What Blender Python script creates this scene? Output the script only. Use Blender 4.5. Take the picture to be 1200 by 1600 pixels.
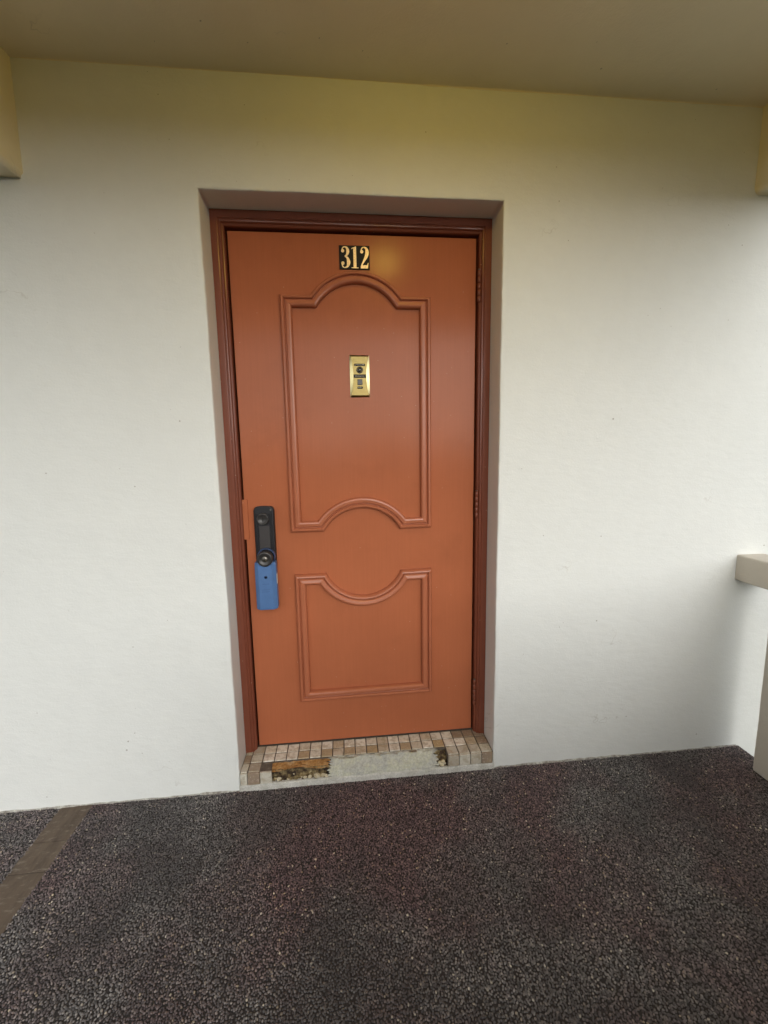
import bpy, bmesh, math, random
from mathutils import Vector, Matrix, noise

random.seed(7)
scene = bpy.context.scene
for o in list(bpy.data.objects):
    bpy.data.objects.remove(o, do_unlink=True)

# ------------------------------------------------------------------ camera
CAM = Vector((-0.0759, -1.5468, 1.3051))
YAW, PITCH, ROLL = 0.097, -0.137, -0.018
cam_d = bpy.data.cameras.new("camera")
cam = bpy.data.objects.new("camera", cam_d)
scene.collection.objects.link(cam)
cam_d.sensor_fit = 'HORIZONTAL'
cam_d.sensor_width = 36.0
cam_d.lens = 659.147 / 1200 * 36.0
cam_d.clip_start = 0.02
cam_d.clip_end = 3000
fwd = Vector((math.sin(YAW) * math.cos(PITCH), math.cos(YAW) * math.cos(PITCH), math.sin(PITCH)))
right = Vector((math.cos(YAW), -math.sin(YAW), 0))
up = right.cross(fwd)
r2 = math.cos(ROLL) * right + math.sin(ROLL) * up
u2 = -math.sin(ROLL) * right + math.cos(ROLL) * up
M = Matrix((r2, u2, -fwd)).transposed().to_4x4()
M.translation = CAM
cam.matrix_world = M
scene.camera = cam
scene.render.resolution_x, scene.render.resolution_y = 768, 1024

# ------------------------------------------------------------------ sky, sun, exposure
SUN_EL, SUN_AZ = math.radians(24), math.radians(168)      # azimuth clockwise from +y
world = bpy.data.worlds.new("World")
scene.world = world
world.use_nodes = True
wn = world.node_tree
wn.nodes.clear()
w_out = wn.nodes.new("ShaderNodeOutputWorld")
w_bg = wn.nodes.new("ShaderNodeBackground")
w_sky = wn.nodes.new("ShaderNodeTexSky")
w_sky.sky_type = 'NISHITA'
w_sky.sun_disc = False
w_sky.sun_elevation = SUN_EL
w_sky.sun_rotation = SUN_AZ
w_sky.air_density = 1.0
w_sky.dust_density = 1.5
w_sky.ozone_density = 1.0
w_hsv = wn.nodes.new("ShaderNodeHueSaturation")           # overcast: the whole sky is nearly grey
w_hsv.inputs['Saturation'].default_value = 0.20
w_bg.inputs['Strength'].default_value = 0.15
wn.links.new(w_sky.outputs[0], w_hsv.inputs['Color'])
wn.links.new(w_hsv.outputs[0], w_bg.inputs['Color'])
wn.links.new(w_bg.outputs[0], w_out.inputs['Surface'])

sun_d = bpy.data.lights.new("sun", 'SUN')
sun_d.energy = 0.5
sun_d.angle = math.radians(75)
sun_d.color = (1.0, 1.0, 0.99)
sun = bpy.data.objects.new("sun", sun_d)
scene.collection.objects.link(sun)
sdir = Vector((math.sin(SUN_AZ) * math.cos(SUN_EL), math.cos(SUN_AZ) * math.cos(SUN_EL), math.sin(SUN_EL)))
sun.rotation_euler = sdir.to_track_quat('Z', 'Y').to_euler()

scene.view_settings.view_transform = 'Standard'
scene.view_settings.look = 'None'
scene.view_settings.gamma = 1.0
scene.view_settings.use_curve_mapping = False
scene.view_settings.exposure = 0.47

# ------------------------------------------------------------------ measures (metres)
LD = 0.146            # depth of the door face behind the wall face (y = 0)
FD = 0.114            # depth of the frame face
OX, OZ = 0.512, 2.168 # half width and top of the wall opening
LX = 0.4655           # half width of the door leaf
ZT = 2.117            # top of the door leaf
ST = 0.077            # top of the tiled threshold
CEIL = 2.508
Y_EDGE = -1.85        # inner face of the long parapet behind the camera
X_END = 1.63          # floor edge at the corridor's right end

# ------------------------------------------------------------------ helpers
C = scene.collection


def link(name, me, mat=None, parent=None, smooth=False):
    o = bpy.data.objects.new(name, me)
    C.objects.link(o)
    if mat is not None and not me.materials:
        me.materials.append(mat)
    if smooth:
        for p in me.polygons:
            p.use_smooth = True
    if parent is not None:
        o.parent = parent
        o.matrix_parent_inverse = Matrix.Translation(parent.location).inverted()
    return o


def from_bm(name, bm, mat=None, parent=None, smooth=False):
    bmesh.ops.recalc_face_normals(bm, faces=bm.faces)
    me = bpy.data.meshes.new(name)
    bm.to_mesh(me)
    bm.free()
    return link(name, me, mat, parent, smooth)


def raw(name, verts, faces, mat=None, parent=None, smooth=False, recalc=True):
    bm = bmesh.new()
    vs = [bm.verts.new(v) for v in verts]
    for f in faces:
        try:
            bm.faces.new([vs[i] for i in f])
        except ValueError:
            pass
    if recalc:
        bmesh.ops.recalc_face_normals(bm, faces=bm.faces)
    me = bpy.data.meshes.new(name)
    bm.to_mesh(me)
    bm.free()
    return link(name, me, mat, parent, smooth)


def empty(name, loc):
    o = bpy.data.objects.new(name, None)
    o.empty_display_size = 0.05
    o.location = loc
    C.objects.link(o)
    return o


def tag(o, label=None, cat=None, group=None, kind=None):
    if label: o["label"] = label
    if cat: o["category"] = cat
    if group: o["group"] = group
    if kind: o["kind"] = kind
    return o


def bm_box(bm, x0, x1, y0, y1, z0, z1, bevel=0.0, seg=2):
    vs = [bm.verts.new((x, y, z)) for x in (x0, x1) for y in (y0, y1) for z in (z0, z1)]
    fs = [(0, 1, 3, 2), (4, 6, 7, 5), (0, 4, 5, 1), (2, 3, 7, 6), (0, 2, 6, 4), (1, 5, 7, 3)]
    faces = [bm.faces.new([vs[i] for i in f]) for f in fs]
    if bevel > 0:
        es = {e for f in faces for e in f.edges}
        bmesh.ops.bevel(bm, geom=list(es), offset=bevel, segments=seg, profile=0.5, affect='EDGES')


def box(name, x0, x1, y0, y1, z0, z1, mat, parent=None, bevel=0.0, seg=2, smooth=False):
    bm = bmesh.new()
    bm_box(bm, x0, x1, y0, y1, z0, z1, bevel, seg)
    return from_bm(name, bm, mat, parent, smooth)


def bm_lathe(bm, prof, axis_o, n=32, axis='y', cap=True):
    """prof: list of (radius, distance along the axis)."""
    rings = []
    for r, d in prof:
        ring = []
        for i in range(n):
            a = 2 * math.pi * i / n
            if axis == 'y':
                p = (axis_o[0] + r * math.cos(a), axis_o[1] + d, axis_o[2] + r * math.sin(a))
            else:
                p = (axis_o[0] + r * math.cos(a), axis_o[1] + r * math.sin(a), axis_o[2] + d)
            ring.append(bm.verts.new(p))
        rings.append(ring)
    for a, b in zip(rings, rings[1:]):
        for i in range(n):
            bm.faces.new((a[i], a[(i + 1) % n], b[(i + 1) % n], b[i]))
    if cap:
        bm.faces.new(rings[0])
        bm.faces.new(rings[-1])


def bm_prism(bm, poly, y0, y1):
    """poly: list of (x, z); extruded along y."""
    a = [bm.verts.new((x, y0, z)) for x, z in poly]
    b = [bm.verts.new((x, y1, z)) for x, z in poly]
    n = len(poly)
    bm.faces.new(a)
    bm.faces.new(b)
    for i in range(n):
        bm.faces.new((a[i], a[(i + 1) % n], b[(i + 1) % n], b[i]))


def nz(*p):
    return noise.noise(Vector(p))


# ------------------------------------------------------------------ materials
def new_mat(name):
    m = bpy.data.materials.new(name)
    m.use_nodes = True
    nt = m.node_tree
    nt.nodes.clear()
    out = nt.nodes.new("ShaderNodeOutputMaterial")
    b = nt.nodes.new("ShaderNodeBsdfPrincipled")
    nt.links.new(b.outputs[0], out.inputs['Surface'])
    return m, nt, b


def N(nt, typ, **kw):
    n = nt.nodes.new(typ)
    for k, v in kw.items():
        if k in n.inputs:
            n.inputs[k].default_value = v
        else:
            setattr(n, k, v)
    return n


def ramp(nt, fac, stops):
    r = nt.nodes.new("ShaderNodeValToRGB")
    el = r.color_ramp.elements
    while len(el) < len(stops):
        el.new(0.5)
    for e, (p, c) in zip(el, stops):
        e.position = p
        e.color = (c[0], c[1], c[2], 1) if not isinstance(c, (int, float)) else (c, c, c, 1)
    nt.links.new(fac, r.inputs[0])
    return r.outputs[0]


def mix(nt, fac, a, b, blend='MIX'):
    m = nt.nodes.new("ShaderNodeMix")
    m.data_type = 'RGBA'
    m.blend_type = blend
    for sock, v in ((m.inputs[0], fac), (m.inputs[6], a), (m.inputs[7], b)):
        if hasattr(v, 'is_output'):
            nt.links.new(v, sock)
        elif isinstance(v, (int, float)):
            sock.default_value = v
        else:
            sock.default_value = (v[0], v[1], v[2], 1)
    return m.outputs[2]


def coords(nt, scale=(1, 1, 1)):
    tc = nt.nodes.new("ShaderNodeNewGeometry")
    mp = nt.nodes.new("ShaderNodeMapping")
    mp.inputs['Scale'].default_value = scale
    nt.links.new(tc.outputs['Position'], mp.inputs['Vector'])
    return mp.outputs[0]


def noise_n(nt, vec, scale, detail=4, rough=0.55):
    n = N(nt, "ShaderNodeTexNoise", Scale=scale, Detail=detail, Roughness=rough)
    nt.links.new(vec, n.inputs['Vector'])
    return n.outputs['Fac']


def bump(nt, b, height, strength, dist, prev=None):
    n = nt.nodes.new("ShaderNodeBump")
    n.inputs['Strength'].default_value = strength
    n.inputs['Distance'].default_value = dist
    nt.links.new(height, n.inputs['Height'])
    if prev is not None:
        nt.links.new(prev, n.inputs['Normal'])
    nt.links.new(n.outputs[0], b.inputs['Normal'])
    return n.outputs[0]


def plaster(name, col, var=0.05):
    m, nt, b = new_mat(name)
    v = coords(nt)
    big = noise_n(nt, v, 1.7, 5, 0.6)
    med = noise_n(nt, v, 14, 4, 0.6)
    dark = tuple(c * (1 - 2.0 * var) for c in col)
    c = mix(nt, ramp(nt, big, [(0.3, 0.0), (0.7, 1.0)]), dark, col)
    c = mix(nt, ramp(nt, med, [(0.35, 0.25), (0.6, 0.0)]), c, tuple(x * 0.9 for x in col))
    # small pits and splashes of dirt
    vor = N(nt, "ShaderNodeTexVoronoi", Scale=9.0, voronoi_dimensions='2D')
    sx = nt.nodes.new("ShaderNodeSeparateXYZ")
    nt.links.new(v, sx.inputs[0])
    flat = nt.nodes.new("ShaderNodeCombineXYZ")
    for src, dst, kf in (('X', 0, 0.37), ('Z', 1, 0.91)):
        ma = N(nt, "ShaderNodeMath", operation='MULTIPLY_ADD')
        nt.links.new(sx.outputs['Y'], ma.inputs[0])
        ma.inputs[1].default_value = kf
        nt.links.new(sx.outputs[src], ma.inputs[2])
        nt.links.new(ma.outputs[0], flat.inputs[dst])
    nt.links.new(flat.outputs[0], vor.inputs['Vector'])
    size = noise_n(nt, v, 6.0, 2)
    # hairline scuffs: thin, broken, wandering lines
    wob = N(nt, "ShaderNodeTexNoise", Scale=2.1, Detail=5.0, Roughness=0.6)
    nt.links.new(flat.outputs[0], wob.inputs['Vector'])
    hair = ramp(nt, wob.outputs['Fac'], [(0.4975, 0.0), (0.4995, 1.0), (0.5005, 1.0), (0.5025, 0.0)])
    gate = ramp(nt, noise_n(nt, v, 3.3, 3), [(0.60, 0.0), (0.68, 0.30)])
    hm = N(nt, "ShaderNodeMath", operation='MULTIPLY')
    nt.links.new(hair, hm.inputs[0])
    nt.links.new(gate, hm.inputs[1])
    c = mix(nt, hm.outputs[0], c, (0.30, 0.26, 0.19))
    spot = N(nt, "ShaderNodeMath", operation='LESS_THAN')
    nt.links.new(vor.outputs['Distance'], spot.inputs[0])
    rad = N(nt, "ShaderNodeMapRange")
    rad.inputs[1].default_value = 0.52
    rad.inputs[2].default_value = 0.72
    rad.inputs[3].default_value = 0.0
    rad.inputs[4].default_value = 0.032
    nt.links.new(size, rad.inputs[0])
    nt.links.new(rad.outputs[0], spot.inputs[1])
    sf = N(nt, "ShaderNodeMath", operation='MULTIPLY')
    nt.links.new(spot.outputs[0], sf.inputs[0])
    sf.inputs[1].default_value = 0.55
    c = mix(nt, sf.outputs[0], c, (0.22, 0.19, 0.14))
    nt.links.new(c, b.inputs['Base Color'])
    b.inputs['Roughness'].default_value = 0.62
    b.inputs['Specular IOR Level'].default_value = 0.35
    n1 = bump(nt, b, noise_n(nt, v, 150, 3, 0.65), 0.42, 0.0018)
    bump(nt, b, noise_n(nt, coords(nt, (1, 1, 2.2)), 22, 2, 0.5), 0.30, 0.004, n1)
    return m


WALL_COL = (0.775, 0.795, 0.765)
M_wall = plaster("wall_paint", WALL_COL, 0.02)
M_ceil = plaster("ceiling_paint", (0.86, 0.77, 0.56), 0.05)
M_parapet = plaster("parapet_paint", (0.66, 0.61, 0.53), 0.03)


def paint(name, col, rough=0.36, spec=0.18):
    m, nt, b = new_mat(name)
    v = coords(nt)
    f = noise_n(nt, v, 5, 4, 0.6)
    c = mix(nt, ramp(nt, f, [(0.3, 0.0), (0.7, 1.0)]), tuple(x * 0.95 for x in col), tuple(x * 1.03 for x in col))
    # old brush strokes, rubbed dirt and a few pale nicks
    br = noise_n(nt, coords(nt, (170, 170, 4)), 1.0, 3, 0.6)
    c = mix(nt, ramp(nt, br, [(0.35, 0.10), (0.65, 0.0)]), c, tuple(x * 0.55 for x in col))
    di = noise_n(nt, v, 3.1, 6, 0.7)
    c = mix(nt, ramp(nt, di, [(0.52, 0.0), (0.72, 0.30)]), c, tuple(x * 0.62 for x in col))
    vo = N(nt, "ShaderNodeTexVoronoi", Scale=26.0)
    nt.links.new(v, vo.inputs['Vector'])
    ni = ramp(nt, vo.outputs['Distance'], [(0.030, 0.7), (0.045, 0.0)])
    c = mix(nt, ni, c, (0.55, 0.36, 0.26))
    nt.links.new(c, b.inputs['Base Color'])
    b.inputs['Roughness'].default_value = rough
    b.inputs['Specular IOR Level'].default_value = spec
    n1 = bump(nt, b, br, 0.07, 0.001)
    bump(nt, b, noise_n(nt, v, 28, 2, 0.5), 0.05, 0.002, n1)
    return m


M_door = paint("door_paint", (0.420, 0.134, 0.062), 0.19, 0.12)
M_mould = paint("moulding_gloss", (0.425, 0.138, 0.068), 0.26, 0.5)
M_frame = paint("frame_paint", (0.200, 0.060, 0.034), 0.26, 0.4)


def simple(name, col, rough=0.5, metal=0.0, var=0.1, scale=30, spec=0.5, bmp=0.05):
    m, nt, b = new_mat(name)
    v = coords(nt)
    f = noise_n(nt, v, scale, 4, 0.6)
    c = mix(nt, ramp(nt, f, [(0.3, 0.0), (0.7, 1.0)]), tuple(x * (1 - var) for x in col), tuple(min(1, x * (1 + var)) for x in col))
    nt.links.new(c, b.inputs['Base Color'])
    b.inputs['Roughness'].default_value = rough
    b.inputs['Metallic'].default_value = metal
    b.inputs['Specular IOR Level'].default_value = spec
    bump(nt, b, noise_n(nt, v, scale * 12, 3), bmp, 0.0006)
    return m


M_black = simple("black_plastic", (0.016, 0.016, 0.019), 0.40, 0, 0.15, 30, 0.3)
M_knob = simple("dark_knob", (0.035, 0.033, 0.032), 0.32, 0.2, 0.2)
M_steel = simple("worn_steel", (0.16, 0.15, 0.13), 0.35, 0.9, 0.2)
M_blue = simple("blue_plastic", (0.070, 0.155, 0.34), 0.42, 0, 0.08)
M_navy = simple("navy_print", (0.012, 0.03, 0.12), 0.5, 0, 0.1)
M_brass_dim = simple("brass_dim_reflection", (0.20, 0.155, 0.060), 0.36, 1.0, 0.08, 60, 0.5, 0.03)  # darkened brass: the viewer face's dim reflection is put into the colour
M_brass_lit = simple("brass_sky_reflection", (0.92, 0.80, 0.42), 0.3, 1.0, 0.05, 60, 0.5, 0.02)  # brighter copy for the cheeks, with the sky's reflection in its colour
M_digit = simple("gold_digit", (0.78, 0.62, 0.40), 0.38, 0.35, 0.25, 150)
M_plate = simple("black_plate", (0.008, 0.008, 0.010), 0.45, 0, 0.2, 30, 0.15)
M_print = simple("pale_print", (0.5, 0.47, 0.36), 0.5)
M_glass = simple("lens_glass", (0.01, 0.01, 0.012), 0.08, 0, 0.1, 30, 0.8, 0.0)
M_white = simple("white_label", (0.75, 0.75, 0.72), 0.5)
M_void = simple("dark_void", (0.02, 0.018, 0.015), 0.9)  # near-black, paints the dark of door gaps and keyholes


def stone(name, stops, scale=40, rough=0.65, per_object=True, bmp=0.25):
    m, nt, b = new_mat(name)
    v = coords(nt)
    oi = nt.nodes.new("ShaderNodeObjectInfo")
    base = ramp(nt, oi.outputs['Random'], stops)
    f = noise_n(nt, v, scale, 6, 0.7)
    c = mix(nt, ramp(nt, f, [(0.40, 0.60), (0.54, 0.0)]), base, (0.34, 0.27, 0.17))
    f2 = noise_n(nt, v, scale * 4, 4, 0.6)
    c = mix(nt, ramp(nt, f2, [(0.55, 0.0), (0.72, 0.5)]), c, (0.68, 0.64, 0.54))
    nt.links.new(c, b.inputs['Base Color'])
    b.inputs['Roughness'].default_value = rough
    bump(nt, b, noise_n(nt, v, scale * 5, 4), bmp, 0.002)
    return m


M_tile = stone("travertine_tile", [(0.0, (0.70, 0.67, 0.57)), (0.2, (0.80, 0.77, 0.68)), (0.5, (0.72, 0.68, 0.58)), (0.66, (0.56, 0.50, 0.39)), (0.76, (0.44, 0.34, 0.21)), (0.85, (0.50, 0.38, 0.19)), (0.9, (0.72, 0.69, 0.60)), (1.0, (0.82, 0.79, 0.70))])
M_tile_dull = stone("dusty_tile", [(0.0, (0.54, 0.52, 0.44)), (0.8, (0.60, 0.57, 0.48)), (1.0, (0.34, 0.28, 0.21))], 30)
M_tile_brown = stone("brown_tile", [(0.0, (0.26, 0.19, 0.13)), (1.0, (0.30, 0.22, 0.16))], 35)


def blotchy(name, cols, scale, rough=0.85, bmp=0.5, dist=0.004):
    m, nt, b = new_mat(name)
    v = coords(nt)
    f = noise_n(nt, v, scale, 6, 0.65)
    k = len(cols)
    c = ramp(nt, f, [(0.3 + 0.4 * i / (k - 1), c_) for i, c_ in enumerate(cols)])
    g = noise_n(nt, v, scale * 6, 4, 0.7)
    c = mix(nt, ramp(nt, g, [(0.4, 0.35), (0.6, 0.0)]), c, tuple(x * 0.45 for x in cols[0]))
    nt.links.new(c, b.inputs['Base Color'])
    b.inputs['Roughness'].default_value = rough
    bump(nt, b, noise_n(nt, v, scale * 5, 5, 0.7), bmp, dist)
    return m


M_cement = blotchy("cement_patch", [(0.36, 0.355, 0.31), (0.50, 0.50, 0.45), (0.54, 0.54, 0.42), (0.62, 0.62, 0.58)], 22, 0.85, 0.4, 0.003)
M_orange = blotchy("rusty_mortar", [(0.20, 0.085, 0.02), (0.40, 0.20, 0.06), (0.46, 0.25, 0.09), (0.50, 0.36, 0.20)], 30, 0.9, 0.6, 0.004)
M_rubble = blotchy("broken_mortar", [(0.03, 0.018, 0.012), (0.06, 0.035, 0.02), (0.30, 0.22, 0.10), (0.62, 0.52, 0.30)], 38, 0.9, 0.9, 0.006)
M_chip = blotchy("pale_rubble", [(0.50, 0.40, 0.22), (0.66, 0.58, 0.40), (0.72, 0.66, 0.52)], 60, 0.9, 0.6, 0.002)
M_grout = blotchy("tile_grout", [(0.09, 0.075, 0.058), (0.14, 0.115, 0.09), (0.20, 0.17, 0.135)], 40, 0.9, 0.3, 0.001)
M_base = blotchy("mortar_base", [(0.46, 0.45, 0.39), (0.60, 0.59, 0.54), (0.70, 0.69, 0.64)], 30, 0.9, 0.4, 0.002)
M_foot = blotchy("grimy_wall_foot", [(0.16, 0.145, 0.12), (0.34, 0.32, 0.28), (0.55, 0.54, 0.49), (0.68, 0.67, 0.62)], 26, 0.9, 0.5, 0.002)
M_mortar = blotchy("floor_mortar", [(0.028, 0.024, 0.024), (0.038, 0.033, 0.032), (0.048, 0.041, 0.040)], 50, 0.9, 0.3, 0.001)


def slate(name):
    m, nt, b = new_mat(name)
    v = coords(nt, (26, 7, 10))
    w = coords(nt, (1, 1, 1))
    oi = nt.nodes.new("ShaderNodeObjectInfo")
    base = ramp(nt, oi.outputs['Random'], [(0.0, (0.104, 0.076, 0.056)), (1.0, (0.148, 0.112, 0.083))])
    f = noise_n(nt, v, 1.0, 6, 0.7)
    c = mix(nt, ramp(nt, f, [(0.35, 0.5), (0.55, 0.0)]), base, (0.045, 0.033, 0.027))
    f2 = noise_n(nt, coords(nt, (22, 60, 10)), 1.0, 5, 0.75)
    c = mix(nt, ramp(nt, f2, [(0.54, 0.0), (0.70, 0.75)]), c, (0.26, 0.225, 0.185))
    nt.links.new(c, b.inputs['Base Color'])
    b.inputs['Roughness'].default_value = 0.62
    b.inputs['Specular IOR Level'].default_value = 0.25
    bump(nt, b, f, 0.5, 0.003)
    return m


M_slate = slate("brown_slate")


def pebble_mat():
    m, nt, b = new_mat("dark_pebble")
    oi = nt.nodes.new("ShaderNodeObjectInfo")
    rnd = oi.outputs['Random']
    base = ramp(nt, rnd, [(0.0, (0.062, 0.058, 0.058)), (0.4, (0.125, 0.117, 0.117)), (0.8, (0.215, 0.202, 0.198)), (0.95, (0.320, 0.300, 0.285)), (0.986, (0.30, 0.27, 0.23)), (0.993, (0.50, 0.45, 0.36)), (0.998, (0.70, 0.66, 0.58))])
    red = ramp(nt, rnd, [(0.0, (0.060, 0.034, 0.040)), (0.4, (0.115, 0.070, 0.076)), (0.8, (0.190, 0.128, 0.132)), (0.96, (0.28, 0.19, 0.17)), (0.986, (0.32, 0.21, 0.13)), (0.993, (0.50, 0.40, 0.25)), (0.998, (0.68, 0.60, 0.47))])
    pos = nt.nodes.new("ShaderNodeVectorMath")
    pos.operation = 'MULTIPLY'
    pos.inputs[1].default_value = (1, 1, 1)
    nt.links.new(oi.outputs['Location'], pos.inputs[0])
    f = noise_n(nt, pos.outputs[0], 2.3, 5, 0.6)
    dv = N(nt, "ShaderNodeVectorMath", operation='DISTANCE')
    nt.links.new(oi.outputs['Location'], dv.inputs[0])
    dv.inputs[1].default_value = (-0.10, -0.24, 0)
    near = N(nt, "ShaderNodeMapRange")
    near.inputs[1].default_value = 0.10
    near.inputs[2].default_value = 0.50
    near.inputs[3].default_value = 0.16
    near.inputs[4].default_value = 0.0
    nt.links.new(dv.outputs['Value'], near.inputs[0])
    fa = N(nt, "ShaderNodeMath", operation='ADD')
    nt.links.new(f, fa.inputs[0])
    nt.links.new(near.outputs[0], fa.inputs[1])
    c = mix(nt, ramp(nt, fa.outputs[0], [(0.44, 0.0), (0.62, 1.0)]), base, red)
    g = noise_n(nt, pos.outputs[0], 1.9, 6, 0.65)
    c = mix(nt, ramp(nt, g, [(0.38, 0.70), (0.54, 0.0)]), c, (0.050, 0.044, 0.046))
    nt.links.new(c, b.inputs['Base Color'])
    b.inputs['Roughness'].default_value = 0.36
    b.inputs['Specular IOR Level'].default_value = 0.55
    return m


M_pebble = pebble_mat()


def ground_mat():
    m, nt, b = new_mat("grass_ground")
    v = coords(nt)
    f = noise_n(nt, v, 0.15, 6, 0.6)
    c = ramp(nt, f, [(0.3, (0.06, 0.08, 0.03)), (0.5, (0.10, 0.11, 0.045)), (0.7, (0.16, 0.14, 0.08))])
    nt.links.new(c, b.inputs['Base Color'])
    b.inputs['Roughness'].default_value = 0.9
    return m


M_ground = ground_mat()
M_leaves = blotchy("foliage", [(0.03, 0.045, 0.015), (0.055, 0.075, 0.022), (0.09, 0.105, 0.035)], 1.2, 0.8, 0.8, 0.3)
M_lamp, nt_, b_ = new_mat("lit_lamp_glass")
b_.inputs['Base Color'].default_value = (0.8, 0.7, 0.5, 1)
b_.inputs['Emission Color'].default_value = (1.0, 0.68, 0.11, 1)
b_.inputs['Emission Strength'].default_value = 24.0

# ------------------------------------------------------------------ ground far below
bm = bmesh.new()
bmesh.ops.create_circle(bm, cap_ends=True, radius=1500, segments=64)
ground = from_bm("ground", bm, M_ground)
ground.location = (0, 0, -6.6)
tag(ground, kind="structure")

# unseen belt of trees, added outside the open side to block low sky
def added_tree_belt():
    bm = bmesh.new()
    n, m = 260, 14
    rows = []
    for i in range(n + 1):
        a = math.radians(-178 + 176 * i / n)
        top = 8.6 + 2.5 * nz(i * 0.09, 1, 1) + 1.5 * nz(i * 0.31, 2, 1)
        row = []
        for j in range(m + 1):
            t = j / m
            r = 20 + 3.5 * math.sin(t * math.pi * 0.5) + 1.6 * nz(i * 0.35, t * 7, 3)
            row.append(bm.verts.new((r * math.cos(a), r * math.sin(a), -6.7 + top * t + 0.5 * nz(i * 0.5, t * 5, 6))))
        rows.append(row)
    for a, b in zip(rows, rows[1:]):
        for j in range(m):
            bm.faces.new((a[j], a[j + 1], b[j + 1], b[j]))
    o = from_bm("added_tree_screen", bm, M_leaves)
    tag(o, "unseen green trees added beyond the open side of the corridor to block low sky", "trees", kind="stuff")


added_tree_belt()

# ------------------------------------------------------------------ wall with the door opening
def build_wall():
    path = []                           # (side, s): a walk up the left jamb, over the head and down the right one
    nL, nH = 110, 56
    for i in range(nL + 1):
        path.append((-OX, -0.03 + (OZ + 0.03) * i / nL, (-1, 0)))
    path[-1] = (-OX, OZ, (-1, 1))
    for i in range(1, nH):
        path.append((-OX + 2 * OX * i / nH, OZ, (0, 1)))
    path.append((OX, OZ, (1, 1)))
    for i in range(1, nL + 1):
        path.append((OX, OZ - (OZ + 0.03) * i / nL, (1, 0)))
    verts, faces = [], []
    rows = []
    for k, (x, z, n) in enumerate(path):
        rr = 0.0055 + 0.0035 * nz(k * 0.13, 3.1, 0) + 0.002 * nz(k * 0.6, 9.1, 0)
        wob = 0.0022 * nz(k * 0.09, 1.7, 5) + 0.0012 * nz(k * 0.45, 2.2, 7)
        prof = [(0.10, 0), (0.05, 0), (0.02, 0), (rr, 0)]
        for a in range(1, 4):
            t = a * math.pi / 8
            prof.append((rr * (1 - math.sin(t)), rr * (1 - math.cos(t))))
        prof += [(0, rr), (0, 0.03), (0, 0.07), (0, FD + 0.02)]
        row = []
        for j, (o, d) in enumerate(prof):
            e = wob if 2 <= j <= 8 else (wob * 0.5 if j == 9 else 0)
            dd = d + (0.0016 * nz(k * 0.2, j * 0.8, 11) if 1 <= j <= 3 else 0)
            row.append(len(verts))
            verts.append((x + n[0] * (o + e), dd, z + n[1] * (o + e)))
        rows.append(row)
    for a, b in zip(rows, rows[1:]):
        for j in range(len(a) - 1):
            faces.append((a[j], a[j + 1], b[j + 1], b[j]))
    o = raw("wall", verts, faces, M_wall, None, True)
    # flat fields round the opening, with a slow unevenness of a few millimetres
    bm = bmesh.new()
    bm.from_mesh(o.data)
    X0, X1, Z0, Z1, E = -6.0, 5.0, -6.7, 5.5, OX + 0.10
    T = OZ + 0.10

    def field(x0, x1, z0, z1, nx, nzz, top=False):
        g = []
        for i in range(nx + 1):
            col = []
            for j in range(nzz + 1):
                x, z = x0 + (x1 - x0) * i / nx, z0 + (z1 - z0) * j / nzz
                edge = (abs(abs(x) - E) < 1e-5 or abs(z - T) < 1e-5)
                d = 0 if edge or i in (0, nx) or j in (0, nzz) else 0.0025 * nz(x * 1.8, z * 1.8, 4.0)
                col.append(bm.verts.new((x, d, z)))
            g.append(col)
        for i in range(nx):
            for j in range(nzz):
                f = bm.faces.new((g[i][j], g[i + 1][j], g[i + 1][j + 1], g[i][j + 1]))
                f.smooth = True
    field(X0, -E, -0.03, T, 60, 40)
    field(E, X1, -0.03, T, 60, 40)
    field(X0, X1, T, Z1, 60, 20)
    field(X0, X1, Z0, -0.03, 20, 10)
    # back and sides so that the wall is solid
    vs = [bm.verts.new(p) for p in [(X0, 0.3, Z0), (X1, 0.3, Z0), (X1, 0.3, Z1), (X0, 0.3, Z1), (X0, 0, Z0), (X1, 0, Z0), (X1, 0, Z1), (X0, 0, Z1)]]
    for f in [(0, 1, 2, 3), (0, 3, 7, 4), (1, 5, 6, 2), (3, 2, 6, 7), (0, 4, 5, 1)]:
        bm.faces.new([vs[i] for i in f])
    bm.to_mesh(o.data)
    bm.free()
    tag(o, "cream painted plaster wall with the recessed doorway in it", "wall", kind="thing")
    return o


wall = build_wall()
for xa, xb in ((-2.4, -OX - 0.002), (OX + 0.002, 1.62)):
    bm = bmesh.new()
    prev = None
    for i in range(int((xb - xa) / 0.006) + 1):
        x = min(xb, xa + i * 0.006)
        w = max(0.0004, 0.0012 + 0.005 * nz(x * 9, 2.0, 1.0) + 0.004 * nz(x * 41, 5.0, 1.0))
        h = 0.006 + 0.004 * nz(x * 13, 7.0, 1.0) + w * 0.6
        ring = [bm.verts.new((x, 0.001, h)), bm.verts.new((x, -0.3 * w - 0.0012, h * 0.55)), bm.verts.new((x, -w - 0.001, 0.0028)), bm.verts.new((x, -w - 0.001, -0.003))]
        if prev:
            for a in range(3):
                bm.faces.new((prev[a], prev[a + 1], ring[a + 1], ring[a]))
        prev = ring
    from_bm("wall_foot", bm, M_foot, wall, True)

# ------------------------------------------------------------------ floor, ceiling
floor = box("floor", -6.0, X_END, Y_EDGE - 0.12, 0.02, -0.16, -0.0010, M_mortar)
tag(floor, kind="structure")

ceiling = box("ceiling", -6.0, 1.675, Y_EDGE - 0.22, 0.05, CEIL, CEIL + 0.16, M_ceil)
tag(ceiling, kind="structure")

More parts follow.
